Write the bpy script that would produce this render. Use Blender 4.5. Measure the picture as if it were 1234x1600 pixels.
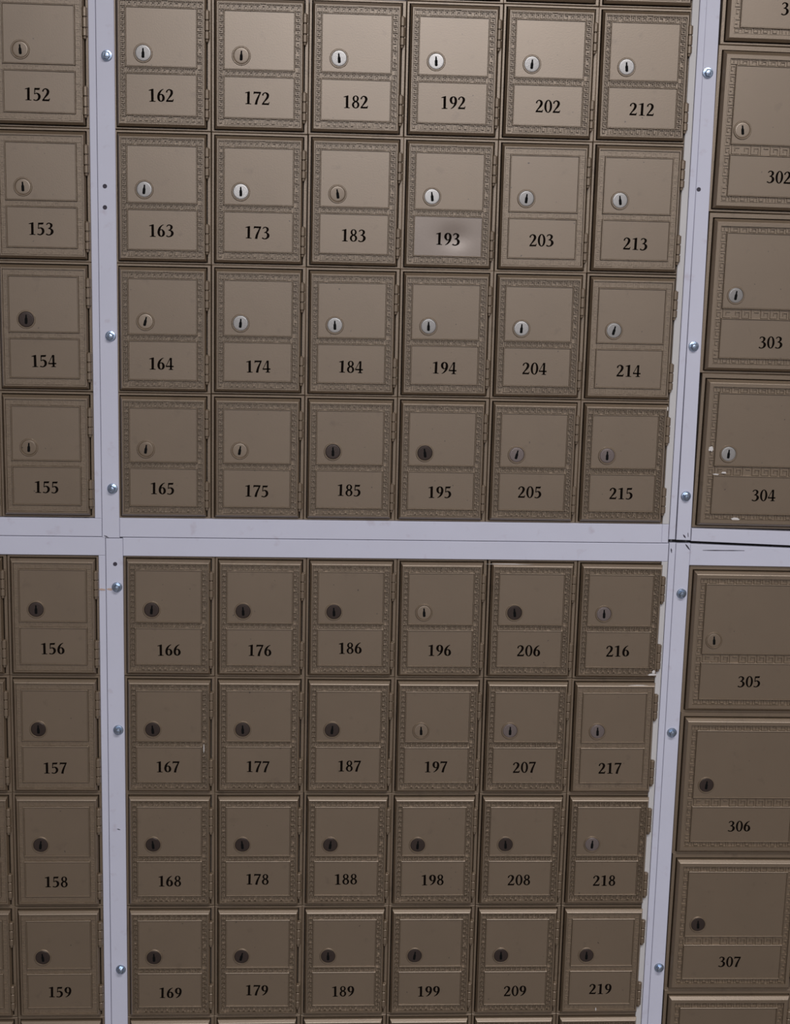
import bpy, bmesh, math, random
from mathutils import Matrix, Vector

# ------------------------------------------------------------------ scene
for o in list(bpy.data.objects):
    bpy.data.objects.remove(o, do_unlink=True)
scene = bpy.context.scene
COL = scene.collection
MM = 0.001
TOP = 1.685            # height above the floor of wall level "0 mm" (wall y runs downwards in mm)

# ------------------------------------------------------------------ camera
FPX = 2431.631         # focal length in pixels of the 1234 x 1600 frame
cam_data = bpy.data.cameras.new('camera')
cam = bpy.data.objects.new('camera', cam_data)
COL.objects.link(cam)
cam_data.sensor_fit = 'VERTICAL'
cam_data.sensor_height = 36.0
cam_data.lens = FPX / 1600.0 * 36.0
cam_data.clip_start = 0.02


def rot_wall(a, b, c):
    ca, sa, cb, sb, cc, sc = math.cos(a), math.sin(a), math.cos(b), math.sin(b), math.cos(c), math.sin(c)
    A = Matrix(((1, 0, 0), (0, ca, -sa), (0, sa, ca)))
    B = Matrix(((cb, 0, sb), (0, 1, 0), (-sb, 0, cb)))
    Cm = Matrix(((cc, -sc, 0), (sc, cc, 0), (0, 0, 1)))
    return A @ B @ Cm


RW = rot_wall(0.19401717, -0.05700205, 0.02349171)
tb = lambda v: Vector((v[0], v[2], -v[1]))
right, up, back = tb(RW[0]), -tb(RW[1]), -tb(RW[2])
M4 = Matrix((right, up, back)).transposed().to_4x4()
M4.translation = Vector((0.174787, -1.586356, TOP - 0.185218))
cam.matrix_world = M4
scene.camera = cam

# ------------------------------------------------------------------ world, light, exposure
world = bpy.data.worlds.new('world')
scene.world = world
world.use_nodes = True
world.node_tree.nodes['Background'].inputs['Color'].default_value = (0.8, 0.85, 1.0, 1)
world.node_tree.nodes['Background'].inputs['Strength'].default_value = 0.05


def ceiling_lamp(name, x, y, sx, sy, watts, col):
    l = bpy.data.lights.new(name, 'AREA')
    l.shape = 'RECTANGLE'
    l.size, l.size_y = sx, sy
    l.energy = watts
    l.color = col
    o = bpy.data.objects.new(name, l)
    o.location = (x, y, 2.66)
    COL.objects.link(o)
    return o


ceiling_lamp('ceiling_lamp_near', 0.7, -1.5, 1.2, 0.3, 48, (1.0, 0.97, 0.97))
ceiling_lamp('ceiling_lamp_far', 0.45, -4.2, 0.35, 3.2, 215, (0.90, 0.93, 1.0))

vs = scene.view_settings
vs.view_transform = 'Standard'
vs.look = 'None'
vs.gamma = 1.0
vs.use_curve_mapping = False
vs.exposure = -0.60


# ------------------------------------------------------------------ materials
def srgb(r, g, b):
    f = lambda c: (c / 255 / 12.92) if c <= 10 else (((c / 255) + 0.055) / 1.055) ** 2.4
    return (f(r), f(g), f(b), 1.0)


def make_mat(name, col, rough=0.5, metal=0.0, var=0.12, bump=0.15, bscale=900.0, spec=0.5, stain=None, coat=0.0, speck=None):
    m = bpy.data.materials.new(name)
    m.use_nodes = True
    nt = m.node_tree
    b = nt.nodes['Principled BSDF']
    geo = nt.nodes.new('ShaderNodeNewGeometry')
    n1 = nt.nodes.new('ShaderNodeTexNoise')
    n1.inputs['Scale'].default_value = 23.0
    n1.inputs['Detail'].default_value = 5.0
    nt.links.new(geo.outputs['Position'], n1.inputs['Vector'])
    mix = nt.nodes.new('ShaderNodeMix')
    mix.data_type = 'RGBA'
    d = [max(0, c * (1 - var)) for c in col[:3]] + [1]
    u = [min(1, c * (1 + var)) for c in col[:3]] + [1]
    mix.inputs[6].default_value = d
    mix.inputs[7].default_value = u
    nt.links.new(n1.outputs['Fac'], mix.inputs[0])
    out = mix.outputs[2]
    n2 = nt.nodes.new('ShaderNodeTexNoise')
    n2.inputs['Scale'].default_value = bscale
    n2.inputs['Detail'].default_value = 2.0
    nt.links.new(geo.outputs['Position'], n2.inputs['Vector'])
    if stain:
        n3 = nt.nodes.new('ShaderNodeTexNoise')
        n3.inputs['Scale'].default_value = 70.0
        n3.inputs['Detail'].default_value = 6.0
        nt.links.new(geo.outputs['Position'], n3.inputs['Vector'])
        ramp = nt.nodes.new('ShaderNodeValToRGB')
        ramp.color_ramp.elements[0].position = 0.62
        ramp.color_ramp.elements[1].position = 0.78
        nt.links.new(n3.outputs['Fac'], ramp.inputs['Fac'])
        mx = nt.nodes.new('ShaderNodeMix')
        mx.data_type = 'RGBA'
        mx.inputs[7].default_value = stain
        nt.links.new(ramp.outputs['Color'], mx.inputs[0])
        nt.links.new(out, mx.inputs[6])
        out = mx.outputs[2]
    if speck:
        n4 = nt.nodes.new('ShaderNodeTexNoise')
        n4.inputs['Scale'].default_value = 240.0
        n4.inputs['Detail'].default_value = 1.0
        nt.links.new(geo.outputs['Position'], n4.inputs['Vector'])
        rp = nt.nodes.new('ShaderNodeValToRGB')
        rp.color_ramp.elements[0].position = 0.745
        rp.color_ramp.elements[1].position = 0.80
        nt.links.new(n4.outputs['Fac'], rp.inputs['Fac'])
        my = nt.nodes.new('ShaderNodeMix')
        my.data_type = 'RGBA'
        my.inputs[7].default_value = speck
        nt.links.new(rp.outputs['Color'], my.inputs[0])
        nt.links.new(out, my.inputs[6])
        out = my.outputs[2]
    nt.links.new(out, b.inputs['Base Color'])
    b.inputs['Roughness'].default_value = rough
    b.inputs['Metallic'].default_value = metal
    b.inputs['Specular IOR Level'].default_value = spec
    b.inputs['Coat Weight'].default_value = coat
    b.inputs['Coat IOR'].default_value = 1.8
    b.inputs['Coat Roughness'].default_value = rough * .95
    if bump:
        bp = nt.nodes.new('ShaderNodeBump')
        bp.inputs['Strength'].default_value = bump
        bp.inputs['Distance'].default_value = 0.0004
        nt.links.new(n2.outputs['Fac'], bp.inputs['Height'])
        nt.links.new(bp.outputs['Normal'], b.inputs['Normal'])
    return m


TAN = srgb(129, 110, 88)
M = {
    'tan': make_mat('tan_brass_paint', TAN, 0.44, 0.55, 0.10, 0.35, 900, 0.5, srgb(110, 92, 72), coat=0.8),
    'tan_panel': make_mat('tan_panel_paint', TAN, 0.42, 0.55, 0.08, 0.16, 700, 0.5, srgb(116, 98, 78), coat=0.9, speck=srgb(70, 56, 42)),
    'plate_sheen': make_mat('plate_sheen_gloss', srgb(142, 126, 112), 0.32, 0.5, 0.08, 0.10, 500, 0.5, None, coat=1.0),  # paler, glossier tan that helps put a sheen on one number plate
    'white': make_mat('lavender_white_paint', srgb(198, 198, 212), 0.5, 0.0, 0.04, 0.08, 300, 0.5, srgb(184, 178, 190)),
    'cream': make_mat('cream_paint', srgb(192, 189, 188), 0.5, 0.0, 0.05, 0.1, 300),
    'black': make_mat('black_print', (0.007, 0.005, 0.004, 1), 0.9, 0.0, 0.1, 0, spec=0.0),
    'dark': make_mat('dark_slot', (0.004, 0.004, 0.004, 1), 0.8, 0.0, 0.1, 0, spec=0.1),
    'nickel': make_mat('nickel', srgb(168, 164, 160), 0.42, 0.8, 0.06, 0.25, 1500),
    'grey_lock': make_mat('dull_grey_lock', srgb(128, 116, 112), 0.42, 0.6, 0.15, 0.3, 1500),
    'bronze': make_mat('dark_bronze_lock', srgb(66, 55, 50), 0.4, 0.5, 0.2, 0.3, 1500),
    'zinc': make_mat('zinc_bolt', srgb(186, 202, 224), 0.30, 1.0, 0.1, 0.1, 600),
    'chip': make_mat('white_paint_chip', srgb(205, 200, 196), 0.5, 0.0, 0.1, 0.3, 900),
    'rust': make_mat('rusty_drip', srgb(186, 160, 146), 0.6, 0.0, 0.15, 0.1, 500),
    'scuff': make_mat('dark_scuff', srgb(60, 55, 66), 0.7, 0.0, 0.2, 0, 500),
    'plaster': make_mat('wall_plaster', srgb(150, 146, 148), 0.8, 0.0, 0.05, 0.2, 200),
    'ceiling': make_mat('ceiling_paint', srgb(200, 198, 196), 0.9, 0.0, 0.04, 0.2, 120),
    'floor': make_mat('floor_tile', srgb(92, 84, 78), 0.6, 0.0, 0.15, 0.1, 60),
}


# ------------------------------------------------------------------ mesh helpers (mm in, metres out)
class MB:
    """collects faces in local mm: x right, y DOWN the wall, d depth into the wall"""

    def __init__(self, ox=0.0, oy=0.0):
        self.v, self.f, self.s = [], [], []
        self.ox, self.oy = ox, oy

    def pt(self, x, y, d):
        self.v.append(((x - self.ox) * MM, d * MM, -(y - self.oy) * MM))
        return len(self.v) - 1

    def face(self, ids, smooth=False):
        self.f.append(ids)
        self.s.append(smooth)

    def loft(self, rects, cap=True, cap0=False):
        """rects: (x0, x1, y0, y1, d) rectangles joined one after the other"""
        L = []
        for (x0, x1, y0, y1, d) in rects:
            L.append([self.pt(x0, y0, d), self.pt(x1, y0, d), self.pt(x1, y1, d), self.pt(x0, y1, d)])
        for a, b in zip(L, L[1:]):
            for i in range(4):
                j = (i + 1) % 4
                self.face([a[i], a[j], b[j], b[i]])
        if cap:
            self.face(L[-1])
        if cap0:
            self.face(L[0][::-1])

    def prism(self, pts, d0, d1, chamfer=0.0, smooth=False):
        n = len(pts)
        cx = sum(p[0] for p in pts) / n
        cy = sum(p[1] for p in pts) / n
        rings = [(pts, d1)]
        if chamfer:
            rings.append((pts, d0 + chamfer))
            ins = []
            for (x, y) in pts:
                l = math.hypot(x - cx, y - cy) or 1
                ins.append((x - chamfer * math.copysign(1, x - cx) if abs(x - cx) > chamfer else x,
                            y - chamfer * math.copysign(1, y - cy) if abs(y - cy) > chamfer else y))
            rings.append((ins, d0))
        else:
            rings.append((pts, d0))
        L = [[self.pt(x, y, d) for (x, y) in ps] for ps, d in rings]
        for a, b in zip(L, L[1:]):
            for i in range(n):
                j = (i + 1) % n
                self.face([a[i], a[j], b[j], b[i]], smooth)
        self.face(L[-1])
        self.face(L[0][::-1])

    def lathe(self, cx, cy, prof, n=28, smooth=True, cap=True):
        """prof: (radius, d) from back to front, axis along the depth"""
        ring = lambda r, d: [self.pt(cx + r * math.cos(2 * math.pi * i / n), cy + r * math.sin(2 * math.pi * i / n), d) for i in range(n)]
        for (p, q) in zip(prof, prof[1:]):                          # own vertices per step: crisp profile edges
            a, b = ring(*p), ring(*q)
            for i in range(n):
                j = (i + 1) % n
                self.face([a[i], a[j], b[j], b[i]], smooth)
        if cap:
            self.face(ring(*prof[-1]))

    def vlathe(self, cx, cd, prof, n=14, smooth=True):
        """prof: (radius, y), axis vertical on the wall"""
        ring = lambda r, y: [self.pt(cx + r * math.cos(2 * math.pi * i / n), y, cd + r * math.sin(2 * math.pi * i / n)) for i in range(n)]
        for (p, q) in zip(prof, prof[1:]):
            a, b = ring(*p), ring(*q)
            for i in range(n):
                j = (i + 1) % n
                self.face([a[i], a[j], b[j], b[i]], smooth)
        self.face(ring(*prof[0]))
        self.face(ring(*prof[-1])[::-1])

    def mesh(self, name, mat):
        me = bpy.data.meshes.new(name)
        me.from_pydata(self.v, [], self.f)
        me.polygons.foreach_set('use_smooth', self.s)
        bm = bmesh.new()
        bm.from_mesh(me)
        bmesh.ops.recalc_face_normals(bm, faces=bm.faces)
        bm.to_mesh(me)
        bm.free()
        me.materials.append(mat)
        me.update()
        return me


def link(name, me, parent=None, loc=(0, 0, 0), rot=None):
    o = bpy.data.objects.new(name, me)
    COL.objects.link(o)
    o.parent = parent
    o.location = loc
    if rot:
        o.rotation_euler = rot
    return o


def wall_pt(x, y, d=0.0):
    return Vector((x * MM, d * MM, TOP - y * MM))


def tag(o, label, cat, group=None, kind=None):
    o['label'] = label
    o['category'] = cat
    if group:
        o['group'] = group
    if kind:
        o['kind'] = kind


# ------------------------------------------------------------------ room shell
def room_box(name, lo, hi, mat, label, cat):
    me = bpy.data.meshes.new(name)
    x0, y0, z0 = lo
    x1, y1, z1 = hi
    v = [(x, y, z) for x in (x0, x1) for y in (y0, y1) for z in (z0, z1)]
    f = [(0, 1, 3, 2), (4, 6, 7, 5), (0, 4, 5, 1), (2, 3, 7, 6), (0, 2, 6, 4), (1, 5, 7, 3)]
    me.from_pydata(v, [], f)
    me.materials.append(mat)
    o = link(name, me)
    tag(o, label, cat, kind='structure')
    return o


BACK = 0.024
room_box('wall_back', (-2.6, BACK, 0), (3.2, BACK + 0.1, 2.7), M['plaster'], 'plain plaster wall behind the mailbox banks', 'wall')
room_box('wall_front', (-2.6, -6.6, 0), (3.2, -6.5, 2.7), M['plaster'], 'plain wall facing the mailboxes across the room', 'wall')
room_box('wall_left', (-2.7, -6.6, 0), (-2.6, BACK + 0.1, 2.7), M['plaster'], 'plain side wall on the left of the room', 'wall')
room_box('wall_right', (3.2, -6.6, 0), (3.3, BACK + 0.1, 2.7), M['plaster'], 'plain side wall on the right of the room', 'wall')
room_box('floor', (-2.7, -6.6, -0.1), (3.3, BACK + 0.1, 0), M['floor'], 'dark floor in front of the mailbox wall', 'floor')
room_box('ceiling', (-2.7, -6.6, 2.7), (3.3, BACK + 0.1, 2.8), M['ceiling'], 'white ceiling above the mailbox room', 'ceiling')

# ------------------------------------------------------------------ white sheet-metal trims with bolts
hexme = None


def bolt_mesh():
    mb = MB()
    mb.lathe(0, 0, [(5.3, 0), (5.4, -0.6), (5.0, -1.1), (4.0, -1.3)], 24)
    hx = [(3.7 * math.cos(math.pi / 3 * i), 3.7 * math.sin(math.pi / 3 * i)) for i in range(6)]
    mb.prism(hx, -5.0, -1.4, 0.5)
    mb.lathe(0, 0, [(2.6, -5.0), (2.2, -5.4), (0.9, -5.6)], 16)
    return mb.mesh('bolt', M['zinc'])


def hole_mesh():
    mb = MB()
    mb.lathe(0, 0, [(2.2, 0.0), (2.1, -0.3), (1.5, -0.3), (1.3, -0.05), (0.2, -0.02)], 16)
    return mb.mesh('screw_hole', M['scuff'])


BOLT = bolt_mesh()
HOLE = hole_mesh()
rnd = random.Random(7)


def trim(name, label, polys, mat='white', bolts=(), holes=(), marks=(), d_bolt=2.0, strips=()):
    """polys: (points, front depth); the front face stands proud of the wall"""
    mb = MB()
    for pts, d in polys:
        mb.prism(pts, d, d + 6.0, 0.5)
    o = link(name, mb.mesh(name, M[mat]), None, (0, 0, TOP))
    tag(o, label, 'trim', kind='structure')
    for pts, d in strips:
        m3 = MB()
        m3.prism(pts, d, d + 6.0, 0.5)
        link('edge_strip', m3.mesh('edge_strip', M['cream']), o)['label'] = 'cream painted edge strip'
    for (x, y) in bolts:
        b = link('bolt', BOLT, o, (x * MM, d_bolt * MM, -y * MM), (rnd.uniform(-.05, .05), rnd.uniform(0, 1.0), rnd.uniform(-.05, .05)))
        b['label'] = 'zinc hex bolt with a round flange'
    for (x, y) in holes:
        link('screw_hole', HOLE, o, (x * MM, d_bolt * MM, -y * MM))
    for (pts, mt, nm) in marks:
        m2 = MB()
        m2.prism(pts, d_bolt - 0.12, d_bolt + 0.1)
        link(nm, m2.mesh(nm, M[mt]), o)
    return o


def R4(x0, x1, y0, y1):
    return [(x0, y0), (x1, y0), (x1, y1), (x0, y1)]


def streak(x0, y0, x1, y1, w, seed=0):
    r = random.Random(seed)
    n = 7
    up_, dn = [], []
    for i in range(n + 1):
        t = i / n
        x, y = x0 + (x1 - x0) * t, y0 + (y1 - y0) * t
        ww = w * (0.25 + math.sin(math.pi * t)) * r.uniform(.5, 1)
        l = math.hypot(x1 - x0, y1 - y0)
        nx, ny = -(y1 - y0) / l, (x1 - x0) / l
        up_.append((x + nx * ww * .5, y + ny * ww * .5))
        dn.append((x - nx * ww * .5, y - ny * ww * .5))
    return up_ + dn[::-1]


Y0, Y1 = -170.0, 1230.0
trim('trim_1', 'white metal flange edging the upper bank of boxes 152 to 155',
     [(R4(-37.0, -30.1, Y0, 506.3), 2.4), (R4(-260, -30.1, 506.4, 525.4), 2.4)])
trim('trim_2', 'white bolted metal flange around the upper bank of boxes 162 to 215',
     [(R4(-29.7, -12.0, Y0, 526.6), 2.0), (R4(-11.8, 555.4, 505.6, 525.6), 2.2), (R4(555.5, 562.6, 505.6, 525.6), 2.6)], strips=[(R4(555.5, 562.6, Y0, 505.4), 2.6)],
     bolts=[(-19.3, 45.6), (-18.7, 318.3), (-18.6, 474.6)], holes=[(-22.7, 170.4), (-22.9, 191.0)],
     marks=[(streak(-28, 524, -23, 526.2, 1.2, 3), 'scuff', 'scuff')])
trim('trim_3', 'white bolted metal flange around the upper bank of boxes 301 to 304',
     [(R4(563.1, 569.9, Y0, 521.8), 2.4), ([(569.0, Y0), (582.6, Y0), (586.2, 522.4), (571.0, 522.0)], 1.8),
      ([(587.0, 509.6), (800, 514.0), (800, 530.4), (587.0, 523.2)], 2.2)],
     bolts=[(574.8, 45.2), (577.1, 317.7), (578.5, 474.9)], holes=[(572.7, 159.2)],
     marks=[(streak(578, 516, 581, 520, 1.4, 5), 'scuff', 'scuff'), (streak(583, 514, 583.6, 519, 1.0, 6), 'scuff', 'scuff')], d_bolt=1.8)
trim('trim_4', 'white metal flange edging the lower bank of boxes 156 to 159',
     [(R4(-260, -26.8, 526.0, 545.4), 2.4), (R4(-33.8, -26.8, 545.6, Y1), 2.4)],
     marks=[(streak(-34, 581.2, -27, 581.8, 2.4, 8), 'rust', 'rust_drip')])
trim('trim_5', 'white bolted metal flange around the lower bank of boxes 166 to 219',
     [(R4(-26.3, -8.8, 527.2, Y1), 2.0), (R4(-8.6, 563.4, 526.2, 545.6), 2.2)], strips=[(R4(557.0, 563.6, 545.8, Y1), 2.6)],
     bolts=[(-15.1, 578.8), (-15.4, 734.6), (-15.5, 1009.0)], holes=[(-16.8, 554.2)],
     marks=[(streak(-18, 846, -14.5, 847, 1.2, 9), 'scuff', 'scuff'), (streak(-26, 581, -19, 581.5, 2.4, 10), 'rust', 'rust_drip')])
trim('trim_6', 'white bolted metal flange around the lower bank of boxes 305 to 308',
     [(R4(564.1, 571.0, 525.6, Y1), 2.4), (R4(571.2, 586.6, 525.8, Y1), 1.8),
      ([(586.8, 526.4), (800, 533.6), (800, 551.0), (586.8, 549.4)], 2.2)],
     bolts=[(580.0, 580.2), (578.7, 735.2), (580.2, 1010.4)],
     marks=[(streak(581, 526.2, 586.4, 533, 1.6, 11), 'scuff', 'scuff'), (streak(600, 532.8, 645, 532.6, 1.0, 12), 'scuff', 'scuff'),
            (streak(566, 531, 567, 536, 1.2, 13), 'scuff', 'scuff')], d_bolt=1.8)


# ------------------------------------------------------------------ numerals: heavy serif digits drawn as strokes
def crom(P, n=7):
    out = []
    Q = [P[0]] + list(P) + [P[-1]]
    for i in range(1, len(Q) - 2):
        p0, p1, p2, p3 = Q[i - 1], Q[i], Q[i + 1], Q[i + 2]
        for k in range(n):
            t = k / n
            out.append(tuple(0.5 * ((2 * b) + (c - a) * t + (2 * a - 5 * b + 4 * c - d) * t * t + (3 * b - a - 3 * c + d) * t ** 3)
                             for a, b, c, d in zip(p0, p1, p2, p3)))
    out.append(tuple(P[-1]))
    return out


def ell(cx, cy, rx, ry, n=26):
    return [(cx + rx * math.cos(2 * math.pi * i / n), cy + ry * math.sin(2 * math.pi * i / n)) for i in range(n)]


SIX = [(.57, .985, .04), (.38, .88, .09), (.21, .66, .15), (.14, .38, .17), (.19, .14, .14), (.36, .035, .07), (.52, .14, .15), (.565, .32, .17),
       (.50, .50, .13), (.37, .58, .07), (.21, .50, .055)]
GLYPH = {
    '0': [('ring', ell(.36, .5, .335, .515), ell(.36, .5, .145, .445))],
    '1': [('poly', [(.265, .03), (.475, .03), (.475, 1.0), (.40, 1.0), (.265, .95)]), ('poly', [(.28, .86), (.28, .95), (.40, 1.0), (.08, .90), (.08, .855)]),
          ('poly', [(.12, 0), (.62, 0), (.62, .045), (.46, .07), (.28, .07), (.12, .045)])],
    '2': [('stroke', [(.09, .72, .10), (.13, .86, .09), (.30, .955, .08), (.47, .87, .15), (.52, .72, .17), (.45, .53, .15), (.28, .31, .10), (.08, .07, .07)]),
          ('poly', [(.03, 0), (.62, 0), (.68, .22), (.63, .22), (.57, .135), (.06, .135)])],
    '3': [('stroke', [(.09, .81, .05), (.17, .92, .08), (.33, .96, .08), (.48, .86, .15), (.49, .72, .15), (.38, .58, .09), (.22, .53, .05)]),
          ('stroke', [(.22, .535, .05), (.42, .505, .10), (.55, .37, .17), (.54, .20, .17), (.40, .05, .10), (.20, .02, .08), (.05, .10, .11)])],
    '4': [('poly', [(.38, 1.0), (.46, 1.0), (.09, .335), (.02, .335), (.02, .28)]), ('poly', [(.02, .235), (.70, .235), (.70, .345), (.02, .345)]),
          ('poly', [(.38, .03), (.55, .03), (.55, 1.0), (.38, 1.0)]), ('poly', [(.27, 0), (.66, 0), (.66, .045), (.55, .07), (.38, .07), (.27, .045)])],
    '5': [('poly', [(.13, .84), (.54, .84), (.60, 1.01), (.56, 1.0), (.13, .98)]), ('stroke', [(.165, .93, .07), (.15, .70, .06), (.135, .50, .055)]),
          ('stroke', [(.13, .50, .05), (.30, .575, .08), (.47, .50, .15), (.54, .32, .17), (.47, .13, .14), (.28, .02, .08), (.05, .07, .09)])],
    '6': [('stroke', SIX)],
    '7': [('poly', [(.05, .80), (.09, .80), (.14, .86), (.62, .86), (.68, .95), (.68, 1.0), (.06, 1.0)]), ('stroke', [(.62, .93, .08), (.46, .60, .12), (.34, .30, .15), (.27, -.01, .17)])],
    '8': [('ring', ell(.36, .755, .265, .25), ell(.36, .765, .105, .175)), ('ring', ell(.36, .275, .315, .285), ell(.36, .265, .135, .205))],
    '9': [('stroke', [(.72 - x, 1 - y, w) for (x, y, w) in SIX])],
}


def number_mesh(text, h=12.2, adv=8.6, slant=0.0):
    """centred on the origin, in mm"""
    mb = MB()
    tot = adv * len(text)
    sx = adv / 0.735

    for k, ch in enumerate(text):
        x0 = -tot / 2 + k * adv
        T = lambda x, y: (x0 + x * sx, h / 2 - y * h)

        def quad(a, b, c, d):
            mb.prism([T(*a), T(*b), T(*c), T(*d)], -0.10, 0.12)
        for g in GLYPH[ch]:
            if g[0] == 'poly':
                mb.prism([T(*q) for q in g[1]], -0.10, 0.12)
            elif g[0] == 'ring':
                n = len(g[1])
                for i in range(n):
                    j = (i + 1) % n
                    quad(g[1][i], g[1][j], g[2][j], g[2][i])
            else:
                pts = crom(g[1])
                E = []
                for i, (x, y, w) in enumerate(pts):
                    a = pts[max(0, i - 1)]
                    b = pts[min(len(pts) - 1, i + 1)]
                    dx, dy = (b[0] - a[0]) * .76, b[1] - a[1]
                    l = math.hypot(dx, dy) or 1
                    w *= 1.25
                    nx, ny = -dy / l * w / 2, dx / l * w / 2 * .8
                    E.append(((x + nx, y + ny), (x - nx, y - ny)))
                for (a, b), (c, d) in zip(E, E[1:]):
                    quad(a, b, d, c)
    return mb.mesh('box_number', M['black'])


# ------------------------------------------------------------------ mailbox kits
KEY = [[(0, 0), (0, 1)], [(0, 1), (.80, 1)], [(.80, 1), (.80, .30)], [(.80, .30), (.36, .30)], [(.36, .30), (.36, .64)], [(0, 0), (1, 0)]]


class Kit:
    """shared meshes of one size of mailbox; panel area is 0..pw by 0..ph, wall mm, y down"""

    def __init__(self, pw, ph, up_b, lo_t, mL, mR, mT, mB, cell, rim, hy, key, ck):
        self.pw, self.ph, self.up_b, self.lo_t = pw, ph, up_b, lo_t
        self.ox, self.oy = pw / 2, cell[3]
        new = lambda: MB(self.ox, self.oy)
        m = self.meshes = {}
        out = lambda s, d: (-mL + s, pw + mR - s, -mT + s, ph + mB - s, d)
        CH = ck                                                     # chamfer (left, right, top, bottom)
        cf = lambda t, d, more=0.0: (-mL + CH[0] * t + more, pw + mR - CH[1] * t - more, -mT + CH[2] * t + more, ph + mB - CH[3] * t - more, d)
        # frame: a ring with a stepped lip round the door
        f = new()
        c0, c1, c2, c3 = cell
        e = .22
        f.loft([(c0 + e, c1 - e, c2 + e, c3 - e, 20), (c0 + e, c1 - e, c2 + e, c3 - e, 5.6), (c0 + e + .5, c1 - e - .5, c2 + e + .5, c3 - e - .5, 5.0),
                out(-1.3, 5.0), out(-.9, 5.5), out(-.7, 20)], cap=False)
        m['frame'] = f.mesh('frame', M['tan'])
        # door slab with chamfer, rim, sunk band
        d = new()
        d.loft([cf(0, 12), cf(0, 2.7), cf(.10, 1.9), cf(.88, -.75), cf(1.06, -1.1), cf(1, -1.1, rim - .3), cf(1, 1.3, rim)], cap=True)
        for (a, b) in ((0, up_b), (lo_t, ph)):                      # raised bead round each flat panel
            rr = lambda s, dd: (-s, pw + s, a - s, b + s, dd)
            d.loft([rr(1.4, 1.35), rr(1.15, -.9), rr(.85, -1.15), rr(.4, -1.15), rr(.12, -.8), rr(.0, 1.35)], cap=False)
        m['door'] = d.mesh('door', M['tan'])
        for nm, a, b in (('lock_panel', 0, up_b), ('number_plate', lo_t, ph)):
            p = MB(pw / 2, (a + b) / 2)
            p.loft([(0, pw, a, b, 1.4), (.05, pw - .05, a + .05, b - .05, 0.0)])
            m[nm] = p.mesh(nm, M['tan_panel'])
        # greek key relief in the band
        ob = cf(1, 0, rim)[:4]
        b0 = 1.5
        for nm, self.drop, self.top in (('fret_border', .05, -.85 if pw < 90 else .0), ('fret_clogged', .30, .12)):
            self.rng = random.Random(3)
            k = new()
            self.key_run(k, (ob[0], ob[2]), (1, 0), (0, 1), ob[1] - ob[0], -b0 - ob[2], key)
            self.key_run(k, (ob[1], ob[3]), (-1, 0), (0, -1), ob[1] - ob[0], ob[3] - ph - b0, key)
            self.key_run(k, (ob[0], ph + b0), (0, -1), (1, 0), ph + 2 * b0, -b0 - ob[0], key)
            self.key_run(k, (ob[1], -b0), (0, 1), (-1, 0), ph + 2 * b0, ob[1] - pw - b0, key)
            self.key_run(k, (0, up_b + b0), (1, 0), (0, 1), pw, lo_t - up_b - 2 * b0, key)
            if nm == 'fret_clogged':                                # thick paint has filled the band
                k.loft([(ob[0], ob[1], ob[2], ob[3], 1.35), (ob[0] + .05, ob[1] - .05, ob[2] + .05, ob[3] - .05, .55), (-1.45, pw + 1.45, -1.45, ph + 1.45, .55), (-1.4, pw + 1.4, -1.4, ph + 1.4, 1.35)], cap=False)
                k.loft([(-.5, pw + .5, up_b + 1.4, lo_t - 1.4, 1.35), (-.5, pw + .5, up_b + 1.45, lo_t - 1.45, .55)])
            m[nm] = k.mesh('fret_border', M['tan'])
        # hinge: leaf, three knuckles and pin tip (origin at the top of the barrel)
        h = MB()
        h.prism(R4(-1.6, 2.4, 2.0, 26.0), 1.2, 5.4)
        rr = 2.95
        prof = []
        for (a, b) in ((0.0, 8.4), (9.5, 18.6), (19.7, 26.6)):
            prof += [(rr - 1.5, a), (rr - .3, a + .02), (rr, a + .35), (rr, b - .35), (rr - .3, b - .02), (rr - 1.5, b)]
        h.vlathe(0, 0.3, [(1.5, -.8)] + prof + [(1.7, 27.2), (1.6, 28.8), (.9, 29.6)])
        m['hinge'] = h.mesh('hinge', M['tan'])
        self.hy = hy
        self.hx = pw + mR + .7
        # lock: bezel ring, plug, keyhole (origin at the lock centre)
        for nm, mt in (('tan', 'tan'), ('nickel', 'nickel'), ('grey', 'grey_lock'), ('bronze', 'tan')):
            l = MB()
            l.lathe(0, 0, [(9.3, .3), (9.3, -.5), (8.8, -1.1), (8.1, -1.1), (7.75, -.5)], 32, True, False)
            m['lock_' + nm] = l.mesh('lock', M['tan' if nm in ('tan', 'bronze', 'grey') else 'tan'])
        for nm, mt in (('tan', 'tan_panel'), ('nickel', 'nickel'), ('grey', 'grey_lock'), ('bronze', 'bronze')):
            l = MB()
            l.lathe(0, 0, [(7.85, .2), (7.85, -.35), (7.3, -.85), (6.4, -.95), (3.0, -1.0)], 32)
            m['plug_' + nm] = l.mesh('lock_plug', M[mt])
        l = MB()
        l.prism([(-.7, -4.7), (.7, -4.7), (.85, -1.8), (1.4, -.4), (1.4, 3.8), (.8, 4.6), (-.8, 4.6), (-1.4, 3.8), (-1.4, -.4), (-.85, -1.8)], -1.12, -.2)
        m['keyhole'] = l.mesh('keyhole', M['dark'])

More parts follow.
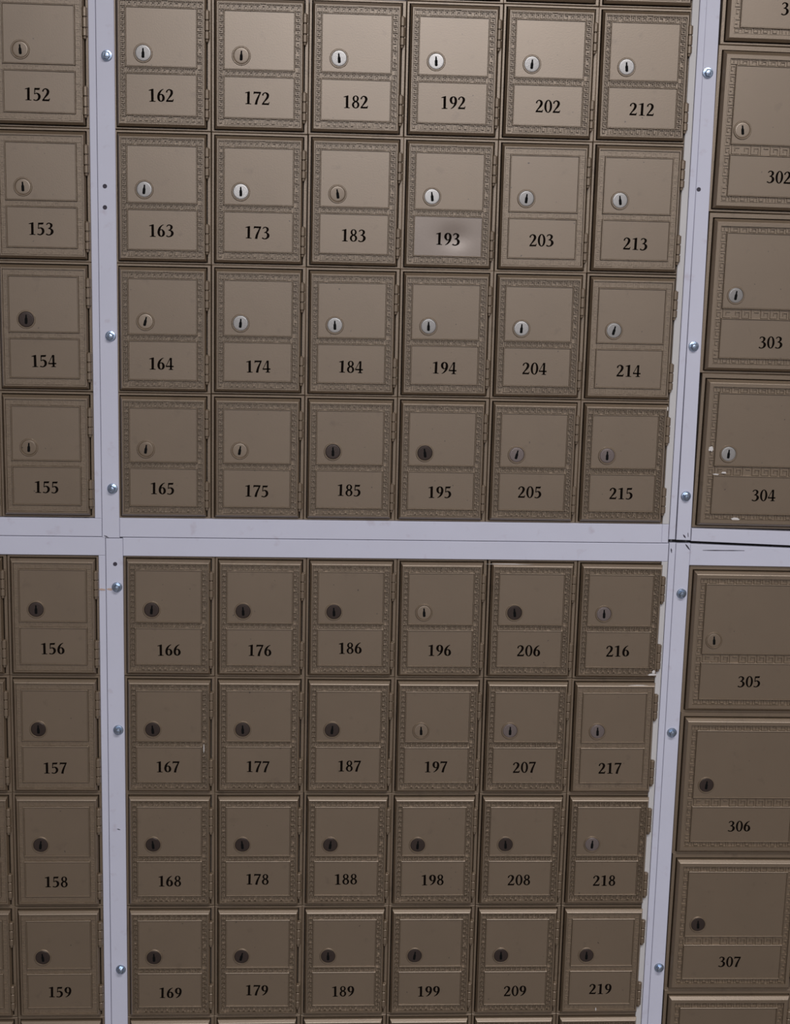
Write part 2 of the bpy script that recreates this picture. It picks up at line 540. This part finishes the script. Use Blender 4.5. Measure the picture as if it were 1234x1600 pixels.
    def key_run(self, mb, o, ud, vd, length, width, pitch):
        n = max(2, round(length / pitch))
        p = length / n
        w = .36
        rg = self.rng
        for i in range(n):
            for (a, b) in KEY:
                if rg.random() < self.drop:
                    continue
                A = ((i + .06 + a[0] * .94) * p, .35 + a[1] * (width - .7))
                B = ((i + .06 + b[0] * .94) * p, .35 + b[1] * (width - .7))
                x0, x1 = min(A[0], B[0]) - w, max(A[0], B[0]) + w
                y0, y1 = min(A[1], B[1]) - w, max(A[1], B[1]) + w
                q = lambda u, v: (o[0] + ud[0] * u + vd[0] * v, o[1] + ud[1] * u + vd[1] * v)
                s = .13
                hgt = self.top + rg.uniform(-.2, .15)
                base = [mb.pt(*q(u, v), 1.35) for (u, v) in ((x0, y0), (x1, y0), (x1, y1), (x0, y1))]
                top = [mb.pt(*q(u, v), hgt) for (u, v) in ((x0 + s, y0 + s), (x1 - s, y0 + s), (x1 - s, y1 - s), (x0 + s, y1 - s))]
                for t in range(4):
                    u = (t + 1) % 4
                    mb.face([base[t], base[u], top[u], top[t]])
                mb.face(top)


SMALL = Kit(67.5, 100.3, 54.2, 62.2, 9.5, 9.8, 11.6, 11.8, (-13.3, 82.0, -15.2, 115.05), 1.5, (1.0, 75.5), 5.6, (1.9, 1.6, 2.9, 2.6))
LARGE = Kit(109.0, 126.0, 75.0, 87.0, 14.2, 14.2, 14.2, 13.8, (-19.2, 131.0, -20.4, 143.4), 4.2, (3.0, 98.0), 9.6, (2.6, 2.2, 3.2, 2.8))

LOCK_WORDS = {'nickel': 'bright nickel lock', 'tan': 'tan painted lock', 'grey': 'dull grey lock', 'bronze': 'dark lock'}


def chip_poly(cx, cy, rx, ry, seed):
    r = random.Random(seed)
    return [(cx + rx * math.cos(a) * r.uniform(.55, 1.1), cy + ry * math.sin(a) * r.uniform(.55, 1.1)) for a in [2 * math.pi * i / 11 for i in range(11)]]


def sheen_dent_plate(kit):
    """number plate with a shallow dent added to catch the lamp as a sheen"""
    w, h = kit.pw, kit.ph - kit.lo_t
    mb = MB(w / 2, h / 2)
    nx, ny = 26, 16
    ids = []
    for j in range(ny + 1):
        for i in range(nx + 1):
            x, y = w * i / nx, h * j / ny
            g = math.exp(-(((x - 40) / 15) ** 2 + ((y - 20) / 11) ** 2))  # invented hollow: its lower half faces up towards the lamp
            ids.append(mb.pt(x, y, 0.75 * g))
    for j in range(ny):
        for i in range(nx):
            a = j * (nx + 1) + i
            mb.face([ids[a], ids[a + 1], ids[a + nx + 2], ids[a + nx + 1]], True)
    return mb.mesh('number_plate', M['plate_sheen'])


def mailbox(kit, x, y, text, label, group, lock, lock_at, num_at=None, rot=0.0, tilt=(0, 0), plate_tilt=(0, 0), chips=(), seed=0, clogged=False):
    """x, y: wall mm of the panel area's upper left corner"""
    r = random.Random(seed)
    root = bpy.data.objects.new('mailbox', None)
    COL.objects.link(root)
    root.empty_display_size = 0.02
    root.location = wall_pt(x + kit.ox, y + kit.oy)
    root.rotation_euler = (0, rot, 0)
    tag(root, label, 'mailbox', group)
    m = kit.meshes
    P = lambda px, py, d=0.0: ((px - kit.ox) * MM, d * MM, -(py - kit.oy) * MM)
    link('frame', m['frame'], root)
    door = link('door', m['door'], root)
    link('fret_border', m['fret_clogged' if clogged else 'fret_border'], door)
    link('lock_panel', m['lock_panel'], door, P(kit.pw / 2, kit.up_b / 2), (math.radians(tilt[0]), 0, math.radians(tilt[1])))
    plate = link('number_plate', sheen_dent_plate(kit) if text == '193' else m['number_plate'], door, P(kit.pw / 2, (kit.lo_t + kit.ph) / 2), (math.radians(plate_tilt[0]), 0, math.radians(plate_tilt[1])))
    if text == '193':
        plate['label'] = 'shiny number plate, dent added to catch the lamp sheen'
    if text:
        nm = link('box_number', number_mesh(text), door, P(num_at[0], num_at[1], -.12), (0, r.uniform(-.02, .02), 0))
        nm['label'] = 'number ' + text + ' in black serif figures'
    for hy in kit.hy:
        link('hinge', m['hinge'], root, P(kit.hx, hy))
    lk = link('lock', m['lock_' + lock], root, P(*lock_at), (0, 0, 0))
    wob = (r.uniform(-.05, .03), r.gauss(0, .10), r.uniform(-.04, .04))
    pl = link('lock_plug', m['plug_' + lock], lk, (0, 0, 0), wob)
    if lock == 'nickel':
        pl['label'] = 'bright nickel lock face'
    link('keyhole', m['keyhole'], lk, (0, 0, 0), wob)
    for i, (cx, cy, rx, ry, dd) in enumerate(chips):
        c = MB(kit.ox, kit.oy)
        c.prism(chip_poly(cx, cy, rx, ry, seed * 7 + i), dd - .12, dd + .3)
        ch = link('paint_chip', c.mesh('paint_chip', M['chip']), door)
        ch['label'] = 'patch of white paint'
    return root


# ------------------------------------------------------------------ the boxes
NUM = [
    [(31.7, 83.9), (33.5, 81.9), (31.9, 81.7), (33.7, 82.8), (34.8, 80.8), (34.2, 81.9), (33.7, 82.4)],
    [(32.9, 82.8), (32.8, 82.0), (32.8, 81.7), (33.5, 82.7), (33.7, 83.7), (33.3, 82.9), (34.3, 84.6)],
    [(32.8, 84.0), (32.1, 84.4), (34.3, 85.9), (33.3, 84.3), (33.7, 83.9), (31.5, 82.9), (33.9, 83.2)],
    [(33.5, 82.8), (32.7, 82.6), (33.8, 84.0), (33.7, 82.1), (32.9, 82.9), (32.0, 81.6), (33.2, 81.7)],
    [(32.8, 84.1), (34.3, 85.3), (34.1, 84.7), (33.9, 81.9), (33.7, 83.3), (33.4, 83.4), (33.8, 82.7)],
    [(33.0, 85.5), (32.4, 83.8), (33.0, 83.6), (35.5, 82.7), (33.3, 83.2), (33.8, 83.7), (32.1, 84.2)],
    [(32.1, 84.5), (33.9, 84.1), (33.1, 82.1), (33.7, 82.3), (33.5, 83.3), (33.3, 83.5), (32.3, 84.5)],
    [(33.9, 82.8), (34.0, 84.5), (33.3, 82.1), (33.1, 84.3), (32.9, 85.0), (34.1, 84.9), (34.4, 83.2)]]
LOCKS = ['tntnnnn', 'ttntnnn', 'tttnggn', 'tttbbgg', 'bbbbtbg', 'bbbbtgg', 'bbbbbbg', 'bbbbbbb']
LOCKS[0] = 'tntnnnn'
LOCKS[1] = 'tnntnnn'
LOCKS[2] = 'btnnnnn'
LK = {'t': 'tan', 'n': 'nickel', 'g': 'grey', 'b': 'bronze'}
TILT = {(0, 2): (-.6, 0), (0, 4): (-.5, 0), (0, 5): (-.7, 0), (0, 3): (-.2, 0)}
PTILT = {}
CHIPS = {
    (3, 6): [(77.2, -8.5, .8, 2.4, 1.2), (76, 92, .8, 5, 1.6)],
    (4, 6): [(72, 108.3, 5.0, 1.6, -1.0), (73.5, 105.5, 2.2, 2.2, -1.0)],
    (5, 6): [(58, -9.2, 13, .8, -.4)],
    (4, 5): [(8, -10.6, 24, .7, .8)],
    (5, 1): [(70.5, 62, .5, 7, -1.0)],
    (7, 6): [(30, 107, .6, 2.6, -1.0)],
}
CLOGGED = {(1, 6), (2, 6), (1, 5), (5, 6), (7, 6)}


def cell_xy(r, c):
    upper = r < 4
    if c <= 0:
        x = (-118.6 if upper else -115.2) + c * 95.3
    else:
        x = (c - 1) * 95.3 + (0 if upper else 4.18)
    return x, (r * 130.25 if upper else 560.7 + (r - 4) * 130.25)


def small_box(r, c, text, label):
    rr = random.Random(r * 31 + c * 7 + 5)
    x, y = cell_xy(r, c)
    ok = bool(text)
    lock = LK[LOCKS[r][c]] if ok else 'tan'
    group = 'small mailboxes in the %s bank' % (('upper ' if r < 4 else 'lower ') + ('left' if c <= 0 else 'centre'))
    tl = TILT.get((r, c), (rr.uniform(-.35, .35), rr.uniform(-.5, .5)))
    pt_ = PTILT.get((r, c), (rr.uniform(-.35, .2), rr.uniform(-.5, .5)))
    return mailbox(SMALL, x + rr.uniform(-.25, .25), y + rr.uniform(-.25, .25), text, label, group, lock,
                   (16.3 + rr.uniform(-.3, .3), 42.2 + rr.uniform(-.4, .4), 0), NUM[r][c] if ok else None,
                   math.radians(rr.uniform(-.15, .15)), tl, pt_, CHIPS.get((r, c), ()), r * 50 + c, c <= 0 or (r, c) in CLOGGED)


ROWS = ['first row', 'second row', 'third row', 'fourth row']
COLS = ['leftmost column', 'first centre column', 'second centre column', 'third centre column', 'fourth centre column', 'fifth centre column', 'sixth centre column']
for r in range(8):
    for c in range(7):
        n = str(152 + c * 10 + r)
        lock = LK[LOCKS[r][c]]
        where = '%s %s row' % (ROWS[r % 4].split()[0], 'upper' if r < 4 else 'lower')
        small_box(r, c, n, 'small mailbox numbered %s, %s, %s, %s' % (n, COLS[c], where, LOCK_WORDS[lock]))

# boxes cut by the edge of the photograph, their numbers out of sight
for c, below in ((4, 192), (5, 202), (6, 212)):
    small_box(-1, c, '', 'small tan mailbox whose lower edge shows at the top, above box %d, %s' % (below, COLS[c]))
small_box(3, -1, '', 'small tan mailbox whose hinge edge shows just left of box 155')
for r, n in ((4, 156), (5, 157), (6, 158), (7, 159)):
    small_box(r, -1, '', 'small tan mailbox cut by the left edge beside box %d, %s lower row' % (n, ROWS[r - 4].split()[0]))
small_box(8, -1, '', 'small tan mailbox in the lower left corner, only its top edge showing')
for c in range(7):
    small_box(8, c, '', 'small tan mailbox whose top edge shows at the bottom, under box %d, %s' % (159 + 10 * c, COLS[c]))

BIGNUM = {301: (51.8, 107.5), 302: (51.3, 106.9), 303: (52.6, 109.7), 304: (54.4, 106.3), 305: (53.3, 106.7), 306: (53.1, 108.8), 307: (52.3, 106.4)}
BIGLOCK = {301: ((11, 62), 'tan'), 302: ((9.8, 62), 'tan'), 303: ((12.4, 62.6), 'nickel'), 304: ((13.4, 63.2), 'nickel'), 305: ((11.4, 61.2), 'tan'), 306: ((13, 61.4), 'bronze'),
           307: ((13.2, 61.6), 'bronze'), 308: ((13, 61.5), 'bronze')}
BIGROT = {301: .35, 302: .55, 303: .3, 304: .55, 305: .3, 306: .25, 307: .35, 308: .3}
BIGX = {301: 605.0, 302: 602.5, 303: 604.4, 304: 606.2, 305: 606.0, 306: 606.4, 307: 606.8, 308: 606.8}
BIGCHIP = {304: [(-5.5, 58, 3.4, 3.4, -1.0), (10, 83, 3.2, 1.5, -.6), (2, 85, 4, .8, -.6), (26, 132.5, 5, 2.2, -.9)]}
BIGROW = {302: 'second row of the upper right bank', 303: 'third row of the upper right bank', 304: 'fourth row, upper right bank, with white paint chips',
          305: 'top row of the lower right bank', 306: 'second row of the lower right bank', 307: 'third row of the lower right bank'}
for n in range(301, 309):
    y = 38.3 + (n - 302) * 164.0 if n < 305 else 570.1 + (n - 305) * 163.2
    (la, lk) = BIGLOCK[n]
    t = str(n) if n in BIGNUM else ''
    lab = 'wide mailbox numbered %d, %s, %s' % (n, BIGROW[n], LOCK_WORDS[lk]) if n not in (301, 308) else (
        'wide tan mailbox numbered 301 cut by the top edge above box 302' if n == 301 else 'wide tan mailbox whose top edge shows directly below box 307')
    rr = random.Random(n)
    mailbox(LARGE, BIGX[n], y, t, lab, 'wide mailboxes in the %s bank' % ('upper right' if n < 305 else 'lower right'), lk, (la[0], la[1], 0), BIGNUM.get(n), math.radians(BIGROT[n]),
            (rr.uniform(-.3, .2), rr.uniform(-.3, .3)), (rr.uniform(-.3, .2), 0), BIGCHIP.get(n, ()), n)
